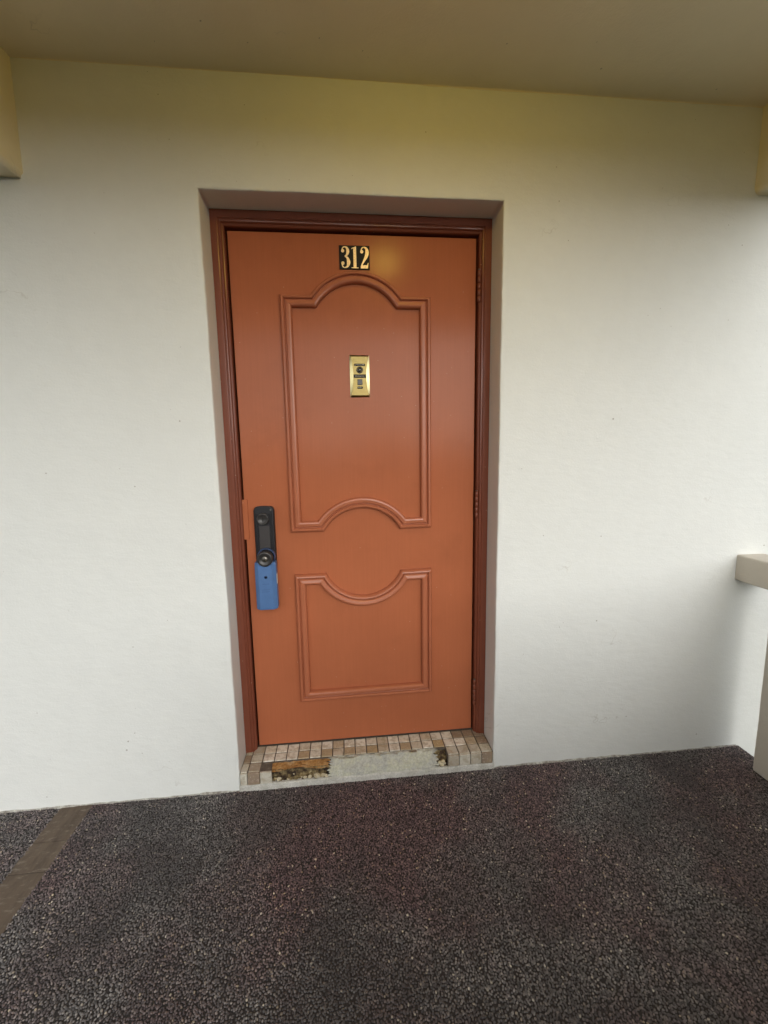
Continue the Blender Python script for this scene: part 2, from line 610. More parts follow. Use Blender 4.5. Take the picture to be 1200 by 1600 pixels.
# uneven filler bead along the joint between wall and ceiling
bm = bmesh.new()
prev = None
x = -2.6
while x < 1.62:
    s = max(0.0003, 0.0022 + 0.004 * nz(x * 3.1, 0.3, 2.0) + 0.002 * nz(x * 17, 1.3, 2.0))
    ring = [bm.verts.new((x, 0.004, CEIL - s)), bm.verts.new((x, -s * 0.7, CEIL - s * 0.6)), bm.verts.new((x, -s, CEIL + 0.004))]
    if prev:
        for a in range(2):
            bm.faces.new((prev[a], prev[a + 1], ring[a + 1], ring[a]))
    prev = ring
    x += 0.012
from_bm("joint_filler", bm, M_ceil, ceiling, True)


def beam(name, x0, x1, z0, y0=-1.93, y1=0.03, ch=0.016):
    """A dropped beam at right angles to the wall: rounded lower arrises, slightly lumpy plaster."""
    bm = bmesh.new()
    n = 60
    rows = []
    for i in range(n + 1):
        y = y1 + (y0 - y1) * i / n
        sec = [(x0, CEIL + 0.02), (x0, (CEIL + z0) / 2), (x0, z0 + ch)]
        for a in range(1, 4):
            t = a * math.pi / 8
            sec.append((x0 + ch * (1 - math.cos(t)), z0 + ch * (1 - math.sin(t))))
        sec.append((x0 + ch, z0))
        sec.append((x1 - ch, z0))
        for a in range(1, 4):
            t = a * math.pi / 8
            sec.append((x1 - ch * (1 - math.sin(t)), z0 + ch * (1 - math.cos(t))))
        sec += [(x1, z0 + ch), (x1, (CEIL + z0) / 2), (x1, CEIL + 0.02)]
        row = []
        for j, (sx, sz) in enumerate(sec):
            w = 0.008 if 2 <= j <= len(sec) - 3 else 0.0015
            row.append(bm.verts.new((sx + w * nz(y * 14, j * 0.5, x0), y, sz + w * nz(y * 14, j * 0.5, x0 + 9))))
        rows.append(row)
    for a, b in zip(rows, rows[1:]):
        for j in range(len(a) - 1):
            bm.faces.new((a[j], a[j + 1], b[j + 1], b[j]))
    bm.faces.new(rows[0])
    bm.faces.new(rows[-1])
    return from_bm(name, bm, M_ceil, None, True)


tag(beam("ceiling_beam", -1.235, -1.033, 2.176), "cream plastered ceiling beam at the upper left, above the brown floor strip", "beam", "beams across the corridor ceiling", "thing")
tag(beam("ceiling_beam", 1.463, 1.665, 2.222), "cream plastered ceiling beam at the upper right, above the parapet", "beam", "beams across the corridor ceiling", "thing")
edge = box("unseen_edge_beam", -6.0, 1.672, Y_EDGE - 0.21, Y_EDGE - 0.06, 2.36, CEIL + 0.01, M_ceil, None, 0.012)  # unseen beam; its lower edge is set to shade the upper wall
tag(edge, kind="structure")


# ------------------------------------------------------------------ parapets
def lumpy_box(name, x0, x1, y0, y1, z0, z1, mat, parent, bev=0.006):
    bm = bmesh.new()
    bm_box(bm, x0, x1, y0, y1, z0, z1)
    long_e = [e for e in bm.edges if e.calc_length() > 0.4]
    bmesh.ops.subdivide_edges(bm, edges=long_e, cuts=24, use_grid_fill=True)
    bmesh.ops.bevel(bm, geom=[e for e in bm.edges if len(e.link_faces) == 2 and e.calc_face_angle(0) > 1.0], offset=bev, segments=2, profile=0.5, affect='EDGES')
    for v in bm.verts:
        d = 0.0018
        v.co += Vector((d * nz(v.co.y * 7, v.co.z * 7, 1), d * nz(v.co.x * 7, v.co.z * 7, 2), d * nz(v.co.x * 7, v.co.y * 7, 3)))
    return from_bm(name, bm, mat, parent)


par = empty("parapet", (1.59, -0.9, 0))
lumpy_box("coping", 1.534, 1.66, Y_EDGE + 0.002, 0.012, 0.761, 0.868, M_parapet, par)
lumpy_box("panel", 1.556, 1.626, Y_EDGE + 0.01, -0.135, -0.004, 0.763, M_parapet, par)
tag(par, "beige parapet with coping at the corridor's right end, stopping short of the wall", "parapet", kind="thing")

par2 = empty("parapet", (0.85, Y_EDGE - 0.05, 0))  # unseen; cut short on the left to let light reach the wall there
lumpy_box("coping", -0.15, 1.66, Y_EDGE - 0.12, Y_EDGE, 0.761, 0.868, M_parapet, par2)
lumpy_box("panel", -0.13, 1.628, Y_EDGE - 0.10, Y_EDGE - 0.02, -0.004, 0.763, M_parapet, par2)
tag(par2, "unseen beige parapet with coping along the open side of the corridor, facing the door, cut short for light", "parapet", kind="thing")

# ------------------------------------------------------------------ brown stone strip let into the floor
strip = empty("stone_strip", (-1.115, -0.9, 0))
ys = [0.0, -0.150, -0.262, -0.50, -0.74, -0.98, -1.22, -1.46, -1.70, -1.85]
for a, b in zip(ys, ys[1:]):
    j = 0.0007
    box("tile", -1.173 + random.uniform(-.003, .003), -1.057 + random.uniform(-.003, .003), b + j, a - j, -0.012, 0.0012 + random.uniform(-0.0006, 0.0006), M_slate, strip, 0.0015, 1)
tag(strip, "strip of brown streaked slate tiles across the dark pebble floor", "floor strip")

# ------------------------------------------------------------------ dark pebble-wash floor
def pebbles():
    me = bpy.data.meshes.new("pebble_aggregate")
    bm = bmesh.new()

    def quad(x0, x1, y0, y1):
        bm.faces.new([bm.verts.new(p) for p in ((x0, y0, 0), (x1, y0, 0), (x1, y1, 0), (x0, y1, 0))])
    quad(-2.3, -1.170, Y_EDGE, -0.001)
    quad(-1.061, 1.550, Y_EDGE, -0.001)
    quad(1.550, X_END - 0.002, -0.13, -0.001)
    bm.to_mesh(me)
    bm.free()
    ob = link("pebble_aggregate", me, M_pebble)
    ng = bpy.data.node_groups.new("pebbles", 'GeometryNodeTree')
    ng.interface.new_socket("Geometry", in_out='INPUT', socket_type='NodeSocketGeometry')
    ng.interface.new_socket("Geometry", in_out='OUTPUT', socket_type='NodeSocketGeometry')
    gi = ng.nodes.new("NodeGroupInput")
    go = ng.nodes.new("NodeGroupOutput")
    dist = ng.nodes.new("GeometryNodeDistributePointsOnFaces")
    dist.distribute_method = 'POISSON'
    dist.inputs['Distance Min'].default_value = 0.0043
    dist.inputs['Density Max'].default_value = 90000
    dist.inputs['Seed'].default_value = 3
    ico = ng.nodes.new("GeometryNodeMeshIcoSphere")
    ico.inputs['Radius'].default_value = 0.0031
    ico.inputs['Subdivisions'].default_value = 2
    sm = ng.nodes.new("GeometryNodeSetShadeSmooth")
    mt = ng.nodes.new("GeometryNodeSetMaterial")
    mt.inputs['Material'].default_value = M_pebble
    inst = ng.nodes.new("GeometryNodeInstanceOnPoints")
    rs = ng.nodes.new("FunctionNodeRandomValue")
    rs.data_type = 'FLOAT_VECTOR'
    rs.inputs[0].default_value = (0.70, 0.70, 0.40)
    rs.inputs[1].default_value = (1.22, 1.10, 0.75)
    rr = ng.nodes.new("FunctionNodeRandomValue")
    rr.data_type = 'FLOAT_VECTOR'
    rr.inputs[0].default_value = (-0.5, -0.5, 0)
    rr.inputs[1].default_value = (0.5, 0.5, 6.283)
    rr.inputs['Seed'].default_value = 5
    ro = ng.nodes.new("FunctionNodeRandomValue")
    ro.data_type = 'FLOAT_VECTOR'
    ro.inputs[0].default_value = (-0.0006, -0.0006, -0.0014)
    ro.inputs[1].default_value = (0.0006, 0.0006, 0.0006)
    ro.inputs['Seed'].default_value = 8
    sp = ng.nodes.new("GeometryNodeSetPosition")
    L = ng.links.new
    L(gi.outputs[0], dist.inputs['Mesh'])
    L(dist.outputs['Points'], sp.inputs['Geometry'])
    L(ro.outputs[0], sp.inputs['Offset'])
    L(sp.outputs[0], inst.inputs['Points'])
    L(ico.outputs['Mesh'], sm.inputs[0])
    L(sm.outputs[0], mt.inputs['Geometry'])
    L(mt.outputs[0], inst.inputs['Instance'])
    L(rr.outputs[0], inst.inputs['Rotation'])
    L(rs.outputs[0], inst.inputs['Scale'])
    L(inst.outputs[0], go.inputs[0])
    md = ob.modifiers.new("pebbles", 'NODES')
    md.node_group = ng
    tag(ob, "dark grey and reddish pebble aggregate covering the corridor floor", "pebble floor", kind="stuff")
    return ob


pebbles()

# ------------------------------------------------------------------ tiled threshold
PITCH_T = 0.0472
XR = 0.509
thr = empty("threshold", (0, 0.07, 0))
box("mortar_bed", -OX + 0.001, OX - 0.001, 0.047, 0.20, -0.02, ST - 0.0028, M_grout, thr)
# the lower front edge: a pale mortar kerb with an uneven lip
bm = bmesh.new()
prev = None
for i in range(121):
    x = -OX - 0.004 + (2 * OX + 0.008) * i / 120
    h = 0.024 + 0.003 * nz(x * 11, 5, 0) + 0.0015 * nz(x * 45, 2, 0)
    d = 0.004 + 0.002 * nz(x * 15, 8, 0)
    ring = [bm.verts.new((x, -d - 0.002, -0.01)), bm.verts.new((x, -d, h - 0.004)), bm.verts.new((x, -d + 0.003, h)), bm.verts.new((x, 0.05, h + 0.001))]
    if prev:
        for a in range(3):
            bm.faces.new((prev[a], prev[a + 1], ring[a + 1], ring[a]))
    prev = ring
from_bm("mortar_kerb", bm, M_base, thr)
# solid bedding behind the surviving front tiles at both ends
box("end_bed", -OX + 0.001, -0.392, 0.004, 0.047, 0.018, ST - 0.004, M_grout, thr)
box("end_bed", 0.320, OX - 0.001, 0.004, 0.047, 0.018, ST - 0.004, M_grout, thr)


def tile_mesh(w, d, h, seed):
    rnd = random.Random(seed)
    bm = bmesh.new()
    bm_box(bm, -w / 2, w / 2, -d / 2, d / 2, -h, 0, 0.0016, 2)
    for v in bm.verts:
        v.co += Vector((rnd.uniform(-1, 1), rnd.uniform(-1, 1), rnd.uniform(-1, 1) * 0.5)) * 0.0004
    bmesh.ops.recalc_face_normals(bm, faces=bm.faces)
    me = bpy.data.meshes.new("tile")
    bm.to_mesh(me)
    bm.free()
    return me


TW = PITCH_T - 0.0042
full = {}


def tile(x0, x1, y0, y1, mat, seed, dz=0.0, tilt=True):
    me = tile_mesh(x1 - x0, y1 - y0, 0.008, seed)
    me.materials.append(mat)
    o = link("tile", me, None, None)
    o.parent = thr
    o.matrix_parent_inverse = Matrix.Translation(thr.location).inverted()
    o.location = ((x0 + x1) / 2, (y0 + y1) / 2, ST + dz)
    if tilt:
        o.rotation_euler = (random.uniform(-.015, .015), random.uniform(-.015, .015), random.uniform(-.012, .012))
    return o


def front_tile(x0, x1, z0, z1, mat, seed):
    me = tile_mesh(x1 - x0, z1 - z0, 0.008, seed)
    me.materials.append(mat)
    o = link("tile", me, None, None)
    o.parent = thr
    o.matrix_parent_inverse = Matrix.Translation(thr.location).inverted()
    o.location = ((x0 + x1) / 2, -0.0045, (z0 + z1) / 2)
    o.rotation_euler = (math.pi / 2 + random.uniform(-.02, .02), random.uniform(-.01, .01), 0)
    return o


rowsY = [(0.1010, 0.1445), (0.0535, 0.0965), (0.0035, 0.0485)]
k = 0
while True:
    x1 = XR - PITCH_T * k - 0.0016
    x0 = x1 - TW
    if x1 < -OX + 0.012:
        break
    x0 = max(x0, -OX + 0.003)
    for r, (y0, y1) in enumerate(rowsY):
        if r == 2 and 4 <= k < 20:
            continue
        mat = M_tile
        if r == 2 and k < 4 or (k >= 20):
            mat = M_tile_dull
        if (k == 0 and r < 2) or (k <= 2 and r == 0) or (k == 21 and r == 1):
            mat = M_tile_brown
        tile(x0, x1, y0, y1, mat, 100 + k * 3 + r, random.uniform(-0.0006, 0.0008))
    k += 1
for k in range(4):
    x1 = XR - PITCH_T * k - 0.0012
    front_tile(x1 - PITCH_T + 0.0024, x1, 0.027, ST - 0.003, M_tile_brown if k == 0 else M_tile_dull, 300 + k)
for k in (19, 20, 21):
    x1 = XR - PITCH_T * k - 0.0012
    x0 = max(x1 - PITCH_T + 0.0024, -OX + 0.002)
    front_tile(x0, x1, 0.025, ST - 0.003, M_tile_brown if k == 20 else M_tile_dull, 320 + k)


def patch(name, x0, x1, nx, prof, mat, amp, seed, fscale):
    """A rough strip between x0 and x1 following prof(t) -> list of (y, z)."""
    bm = bmesh.new()
    rows = []
    for i in range(nx + 1):
        x = x0 + (x1 - x0) * i / nx
        row = []
        pts = prof((x - x0) / (x1 - x0))
        for j, (y, z) in enumerate(pts):
            rag = 0.040 * nz(j * 0.7, seed, i // (nx // 2) * 5.0) * max(0.0, 1 - min(i, nx - i) / (nx * 0.12))
            a = amp if 0 < j < len(pts) - 1 else amp * 0.3
            row.append(bm.verts.new((x + rag + 0.3 * amp * nz(x * fscale, j, seed), y + a * nz(x * fscale, j * 0.9, seed + 3), z + a * nz(x * fscale, j * 0.9, seed + 6))))
        rows.append(row)
    for a, b in zip(rows, rows[1:]):
        for j in range(len(a) - 1):
            bm.faces.new((a[j], a[j + 1], b[j + 1], b[j]))
    return from_bm(name, bm, mat, thr, True)


def lerp_prof(pts, n):
    out = []
    for (a, b) in zip(pts, pts[1:]):
        for i in range(n):
            t = i / n
            out.append((a[0] + (b[0] - a[0]) * t, a[1] + (b[1] - a[1]) * t))
    out.append(pts[-1])
    return out


# grey cement smeared as a slope where the front tiles are missing
patch("cement_patch", -0.165, 0.275, 130, lambda t: lerp_prof([(0.051, ST - 0.002), (0.040, ST - 0.004), (0.012, 0.046), (0.000, 0.026), (-0.004, 0.010)], 6), M_cement, 0.0035, 2.0, 38)
# rust-coloured bed on top, broken away below
patch("rusty_bed", -0.432, -0.165, 90, lambda t: lerp_prof([(0.051, ST - 0.004), (0.030, ST - 0.010), (0.017, ST - 0.016 - 0.006 * math.sin(t * 9))], 6), M_orange, 0.0035, 5.0, 60)
patch("broken_front", -0.390, -0.163, 90, lambda t: lerp_prof([(0.019, ST - 0.014), (0.024, 0.045), (0.020, 0.032), (0.000, 0.020)], 6), M_rubble, 0.006, 8.0, 90)
patch("broken_front", 0.272, 0.322, 24, lambda t: lerp_prof([(0.051, ST - 0.003), (0.044, ST - 0.014), (0.030, 0.048), (0.014, 0.030), (0.000, 0.020)], 6), M_rubble, 0.005, 12.0, 90)
rnd = random.Random(4)
chips = [(-0.363, 0.004, 0.034, 0.011), (-0.330, 0.006, 0.029, 0.005), (-0.262, 0.006, 0.031, 0.008), (-0.243, 0.004, 0.032, 0.009), (-0.214, 0.005, 0.035, 0.013), (-0.190, 0.006, 0.034, 0.010), (-0.305, 0.012, 0.044, 0.004),
         (-0.176, 0.003, 0.031, 0.008), (-0.275, 0.009, 0.030, 0.004), (0.290, 0.010, 0.038, 0.009), (0.302, 0.008, 0.044, 0.010), (0.297, 0.006, 0.031, 0.008), (0.309, 0.008, 0.034, 0.006)]
for x, y, z, r in chips:
    bm = bmesh.new()
    bmesh.ops.create_icosphere(bm, subdivisions=1, radius=r)
    for v in bm.verts:
        v.co = Vector((v.co.x * rnd.uniform(.7, 1.3), v.co.y * rnd.uniform(.5, .9), v.co.z * rnd.uniform(.6, 1.1))) + Vector((x, y, z))
    from_bm("mortar_lump", bm, M_chip, thr)
tag(thr, "low threshold of small travertine mosaic tiles, its front edge broken and patched with cement", "threshold", kind="thing")

# ------------------------------------------------------------------ door frame
def frame():
    fr = empty("doorway", (0, FD, ST))
    W = OX - LX                          # 46 mm of frame all round
    prof = [(-0.004, 0.02), (-0.004, 0.0), (0.022, 0.0), (0.0245, 0.0012), (0.0262, 0.0042), (0.0285, 0.0042), (0.0305, 0.0025), (0.0335, 0.0030), (0.0355, 0.0065),
            (0.0365, 0.0120), (0.0395, 0.0135), (0.0425, 0.0160), (0.0435, 0.0230), (0.0435, 0.060)]

    def piece(name, kind):
        bm = bmesh.new()
        rows = []
        n = 40
        for i in range(n + 1):
            t = i / n
            row = []
            for j, (o, d) in enumerate(prof):
                hz = OZ - o                # mitred with the head piece
                if kind == 'head':
                    x = (-OX + o) * (1 - t) + (OX - o) * t
                    p = (x, FD + d, OZ - o * (OZ - ZT) / W)
                else:
                    z = (ST - 0.006) * (1 - t) + (OZ - o * (OZ - ZT) / W) * t
                    p = ((-OX + o) if kind == 'left' else (OX - o), FD + d, z)
                wob = 0.0006 * nz(t * 12, j * 0.2, len(kind))
                row.append(bm.verts.new((p[0], p[1] + wob, p[2])))
            rows.append(row)
        for a, b in zip(rows, rows[1:]):
            for j in range(len(prof) - 1):
                bm.faces.new((a[j], a[j + 1], b[j + 1], b[j]))
        return from_bm(name, bm, M_frame, fr)
    piece("jamb", 'left')
    piece("jamb", 'right')
    piece("head", 'head')
    box("dark_backing", -OX + 0.01, OX - 0.01, LD + 0.050, LD + 0.058, ST - 0.02, OZ, M_void, fr)  # dark sheet behind the leaf, standing in for shade in the gaps
    tag(fr, "glossy terracotta painted door frame set into the wall opening", "door frame", kind="thing")


frame()

# ------------------------------------------------------------------ door
door = empty("door", (0, LD, ST))
box("leaf", -LX + 0.003, LX - 0.0035, LD, LD + 0.044, ST + 0.006, ZT - 0.004, M_door, door, 0.002, 2)


def arc(xa, xb, zc, sag, n=26):
    """points from (xa, zc) to (xb, zc) over an arc of the given rise (negative: dips)."""
    c = abs(xb - xa) / 2
    s = abs(sag)
    R = (c * c + s * s) / (2 * s)
    th = math.asin(min(1, c / R))
    mx = (xa + xb) / 2
    sg = 1 if sag > 0 else -1
    dirx = 1 if xb > xa else -1
    return [(mx + dirx * R * math.sin(-th + 2 * th * i / n), zc + sg * (R * math.cos(-th + 2 * th * i / n) - (R - s))) for i in range(n + 1)]


MP = [(0, 0), (0, .005), (.0025, .0095), (.007, .0125), (.012, .0130), (.0150, .0115), (.0165, .0075), (.0185, .0070), (.0203, .0100), (.024, .0118), (.034, .0128), (.039, .0120), (.0425, .0095), (.044, .0055), (.044, 0)]


def moulding(name, path):
    """path: closed clockwise outline (x, z); the profile runs inwards from it."""
    n = len(path)
    area = sum(path[i][0] * path[(i + 1) % n][1] - path[(i + 1) % n][0] * path[i][1] for i in range(n))
    sgn = 1 if area > 0 else -1
    bm = bmesh.new()
    rows = []
    for i in range(n):
        p, a, b = Vector(path[i]), Vector(path[i - 1]), Vector(path[(i + 1) % n])
        d0, d1 = (p - a).normalized(), (b - p).normalized()
        n0, n1 = Vector((-d0.y, d0.x)) * sgn, Vector((-d1.y, d1.x)) * sgn
        m = (n0 + n1)
        m = m / max(0.3, m.length_squared) * 2
        rows.append([bm.verts.new((p.x + m.x * t, LD - h * 1.85 + 0.0004, p.y + m.y * t)) for t, h in MP])
    for i in range(n):
        a, b = rows[i], rows[(i + 1) % n]
        for j in range(len(MP) - 1):
            bm.faces.new((a[j], a[j + 1], b[j + 1], b[j]))
    return from_bm(name, bm, M_mould, door)


up_path = [(-.287, 1.001), (-.287, 1.896)] + arc(-.175, .171, 1.896, .087) + [(.282, 1.896), (.282, 1.003)] + arc(.152, -.153, 1.001, .090)
moulding("upper_moulding", up_path)
low_path = [(-.280, .276), (-.280, .827)] + arc(-.153, .154, .828, -.100) + [(.283, .830), (.283, .280)]
moulding("lower_moulding", low_path)

# hinges
for z0, z1 in ((1.877, 1.993), (1.038, 1.147), (0.208, 0.325)):
    bm = bmesh.new()
    n = 5
    h = (z1 - z0) / n
    for i in range(n):
        bm_lathe(bm, [(0.0052, 0.0006), (0.0066, 0.0018), (0.0066, h - 0.0018), (0.0052, h - 0.0006)], (0.4690, LD - 0.0185, z0 + i * h), 14, 'z')
    hg = from_bm("hinge", bm, M_frame, door, True)
    bm = bmesh.new()
    bm_lathe(bm, [(0.0045, 0.0), (0.0045, 0.002), (0.003, 0.004)], (0.4690, LD - 0.0185, z1), 12, 'z')
    from_bm("pin", bm, M_steel, hg, True)

# latch guard over the closing edge
box("latch_guard", -0.478, -0.449, LD - 0.006, LD + 0.004, 0.978, 1.137, M_door, door, 0.0015, 1)


# number plate and its digits
np_ = box("number_plate", -0.062, 0.0515, LD - 0.0035, LD + 0.001, 1.990, 2.074, M_plate, door, 0.0008, 1)


def stroke(pts):
    """pts: (x, z, half width, angle of the nib in degrees or None); closed outline of a variable-width stroke."""
    L, R = [], []
    n = len(pts)
    for i, (x, z, w) in enumerate(pts):
        a, b = pts[max(0, i - 1)], pts[min(n - 1, i + 1)]
        d = Vector((b[0] - a[0], b[1] - a[1]))
        d = d.normalized() if d.length > 0 else Vector((1, 0))
        L.append((x - d.y * w, z + d.x * w))
        R.append((x + d.y * w, z - d.x * w))
    return L, R


def smooth_pts(pts, n=8):
    out = []
    for i in range(len(pts) - 1):
        p0, p1, p2, p3 = pts[max(0, i - 1)], pts[i], pts[i + 1], pts[min(len(pts) - 1, i + 2)]
        for k in range(n):
            t = k / n
            out.append(tuple(0.5 * (2 * b + (c - a) * t + (2 * a - 5 * b + 4 * c - d) * t * t + (3 * b - a - 3 * c + d) * t ** 3) for a, b, c, d in zip(p0, p1, p2, p3)))
    out.append(pts[-1])
    return out


def digit(strokes, balls, polys, x0, z0, sc, parent):
    """One glyph in raised flat metal; unit box 0..0.5 by 0..1."""
    bm = bmesh.new()
    lay = 0

    def slab(poly):
        nonlocal lay
        q = [(x0 + x * sc, z0 + z * sc) for x, z in poly]
        bm_prism(bm, q, LD - 0.0048 - lay * 0.00012, LD - 0.003)
        lay += 1
    for s in strokes:
        L, R = stroke(smooth_pts(s))
        for i in range(len(L) - 1):
            q = [(x0 + x * sc, z0 + z * sc) for x, z in (L[i], L[i + 1], R[i + 1], R[i])]
            a = [bm.verts.new((x, LD - 0.0048, z)) for x, z in q]
            b = [bm.verts.new((x, LD - 0.003, z)) for x, z in q]
            bm.faces.new(a)
            bm.faces.new((a[0], a[1], b[1], b[0]))
            bm.faces.new((a[2], a[3], b[3], b[2]))
    lay = 1
    for x, z, r in balls:
        slab([(x + r * math.cos(t * math.pi / 8), z + r * math.sin(t * math.pi / 8)) for t in range(16)])
    for p in polys:
        slab(p)
    bmesh.ops.remove_doubles(bm, verts=bm.verts, dist=1e-6)
    return from_bm("digit", bm, M_digit, parent)


three = ([[(.06, .80, .03), (.10, .93, .025), (.20, .975, .022), (.31, .92, .05), (.345, .77, .075), (.30, .62, .05), (.19, .545, .018)],
          [(.19, .545, .018), (.32, .47, .05), (.375, .27, .085), (.32, .09, .05), (.19, .022, .022), (.09, .07, .025), (.05, .20, .03)]],
         [(.095, .79, .075), (.09, .22, .08)], [])
one = ([], [], [[(.18, .0), (.32, .0), (.32, 1.0), (.27, 1.0), (.18, .93)], [(.08, 0), (.42, 0), (.42, .035), (.08, .035)], [(.09, .88), (.20, .93), (.20, .965), (.09, .915)]])
two = ([[(.07, .78, .03), (.11, .92, .025), (.21, .975, .024), (.33, .91, .055), (.37, .74, .085), (.32, .55, .075), (.20, .34, .045), (.10, .16, .03), (.06, .05, .03)]],
       [(.105, .77, .078)], [[(.04, .0), (.40, .0), (.43, .26), (.40, .26), (.36, .15), (.06, .14)]])
digit(*three, -0.0555, 1.9945, 0.0755, np_)
digit(*one, -0.0225, 1.9945, 0.0755, np_)
digit(*two, 0.0145, 1.9945, 0.0755, np_)

# brass viewer plate with concave bevelled cheeks
def viewer():
    x0, x1, z0, z1 = -0.0340, 0.0415, 1.525, 1.683
    cx = (x0 + x1) / 2
    bm = bmesh.new()
    n = 14
    back, outer, inner = [], [], []
    rows = []
    for i in range(n + 1):
        t = i / n
        z = z0 + (z1 - z0) * t
        zi = z0 + 0.007 + (z1 - z0 - 0.014) * t
        bow = 0.0045 + 0.0085 * math.sin(math.pi * t)
        rows.append([bm.verts.new(p) for p in ((x0, LD + 0.001, z), (x0, LD - 0.0045, z), (x0 + bow, LD - 0.0085, zi), (x1 - bow, LD - 0.0085, zi), (x1, LD - 0.0045, z), (x1, LD + 0.001, z))])
    for a, b in zip(rows, rows[1:]):
        for j in range(5):
            bm.faces.new((a[j], a[j + 1], b[j + 1], b[j]))
    bm.faces.new(rows[0])
    bm.faces.new(rows[-1])
    pl = from_bm("viewer_plate", bm, M_brass_dim, door)
    pl.data.materials.append(M_brass_lit)
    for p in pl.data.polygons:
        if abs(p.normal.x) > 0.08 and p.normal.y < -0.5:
            p.material_index = 1  # cheeks get the brass with a painted sky reflection
    F = LD - 0.0085
    for (w, zc, h, nb) in ((0.041, 1.6455, 0.0085, 7), (0.048, 1.6035, 0.0125, 8), (0.021, 1.5605, 0.0085, 4)):
        s = box("label_strip", cx - w / 2, cx + w / 2, F - 0.0012, F + 0.001, zc - h / 2, zc + h / 2, M_plate, pl, 0.0006, 1)
    # worn, unreadable lettering: a row of short pale marks on each strip
    for (w, zc, h, nb) in ((0.036, 1.6455, 0.0036, 8), (0.036, 1.6035, 0.0040, 8), (0.016, 1.5605, 0.0036, 4)):
        bm = bmesh.new()
        r_ = random.Random(nb)
        for i in range(nb):
            xa = cx - w / 2 + w * i / nb
            bm_box(bm, xa + 0.0006, xa + w / nb * r_.uniform(0.55, 0.8), F - 0.0016, F - 0.0010, zc - h / 2 * r_.uniform(.6, 1), zc + h / 2 * r_.uniform(.6, 1))
        tag(from_bm("worn_lettering", bm, M_print, pl), kind="stuff")
    bm = bmesh.new()
    bm_lathe(bm, [(0.0125, 0.002), (0.0125, -0.003), (0.0105, -0.0045), (0.0085, -0.0035), (0.0080, 0.001)], (cx, F, 1.6265), 28, 'y')
    from_bm("viewer_ring", bm, M_knob, pl, True)
    bm = bmesh.new()
    bm_lathe(bm, [(0.0078, 0.0), (0.0074, -0.0022), (0.005, -0.0038), (0.002, -0.0045)], (cx, F, 1.6265), 24, 'y')
    from_bm("lens", bm, M_glass, pl, True)
    box("bell_button", cx - 0.0095, cx + 0.0095, F - 0.004, F + 0.001, 1.5705, 1.5920, M_knob, pl, 0.0012, 2)


viewer()

# ------------------------------------------------------------------ black lock body on the door
def rounded_taper(xc, zb, zt, wb, wt, crown, n=12):
    pts = [(xc - wb / 2, zb), (xc + wb / 2, zb)]
    r = 0.012
    for i in range(n + 1):                 # crowned top from right to left
        t = i / n
        x = xc + wt / 2 - wt * t
        e = min(t, 1 - t) * wt
        drop = 0 if e > r else r - math.sqrt(max(0, r * r - (r - e) ** 2))
        pts.append((x, zt - crown * (2 * t - 1) ** 2 - drop))
    return pts


def lock_body():
    xc = -0.386
    poly = rounded_taper(xc, 0.866, 1.111, 0.078, 0.078, 0.004, 20)
    bm = bmesh.new()
    bm_prism(bm, poly, LD - 0.024, LD)
    front = [e for e in bm.edges if all(abs(v.co.y - (LD - 0.024)) < 1e-6 for v in e.verts)]
    bmesh.ops.bevel(bm, geom=front, offset=0.007, segments=3, profile=0.6, affect='EDGES')
    lk = from_bm("lock", bm, M_black, door)
    # raised rim with a sunken face between
    bm = bmesh.new()
    for x0, x1 in ((xc - 0.031, xc - 0.025), (xc + 0.025, xc + 0.031)):
        bm_box(bm, x0, x1, LD - 0.0285, LD - 0.022, 0.880, 1.085, 0.0018, 2)
    from_bm("rim", bm, M_black, lk)
    bm = bmesh.new()
    bm_box(bm, xc - 0.021, xc + 0.021, LD - 0.0262, LD - 0.022, 0.93, 1.035, 0.0015, 2)
    from_bm("face_plate", bm, simple("lock_face", (0.030, 0.026, 0.026), 0.5), lk)
    for zz in (1.096, 0.884):
        bm = bmesh.new()
        bm_lathe(bm, [(0.0032, 0.001), (0.0032, -0.0012), (0.0024, -0.0018), (0.0005, -0.0014)], (xc + 0.027, LD - 0.0285 if zz < 1 else LD - 0.0235, zz), 14, 'y')
        from_bm("screw", bm, M_steel, lk, True)
    # upper cylinder
    bm = bmesh.new()
    bm_lathe(bm, [(0.0235, 0.0), (0.0235, -0.013), (0.0225, -0.016), (0.019, -0.017), (0.018, -0.0155), (0.001, -0.0155)], (xc - 0.002, LD - 0.022, 1.062), 36, 'y')
    cyl = from_bm("cylinder", bm, M_knob, lk, True)
    bm = bmesh.new()
    bm_box(bm, xc - 0.0035, xc - 0.0005, LD - 0.0400, LD - 0.036, 1.053, 1.069, 0.0005, 1)
    from_bm("keyhole", bm, M_void, cyl)
    # lower knob: collar, waist and a dished head
    bm = bmesh.new()
    bm_lathe(bm, [(0.029, 0.0), (0.029, -0.012), (0.027, -0.016), (0.021, -0.018), (0.020, -0.032), (0.0265, -0.036), (0.0300, -0.041), (0.0305, -0.053), (0.0285, -0.058), (0.023, -0.060), (0.0195, -0.058), (0.001, -0.056)],
             (xc + 0.0045, LD - 0.022, 0.913), 40, 'y')
    kb = from_bm("knob", bm, M_knob, lk, True)
    bm = bmesh.new()
    bm_lathe(bm, [(0.0115, 0.003), (0.0115, -0.0015), (0.0100, -0.003), (0.001, -0.003)], (xc + 0.0045, LD - 0.079, 0.913), 28, 'y')
    cy = from_bm("knob_cylinder", bm, M_steel, kb, True)
    box("keyhole", xc + 0.0035, xc + 0.0055, LD - 0.0826, LD - 0.080, 0.906, 0.920, M_void, cy)


lock_body()


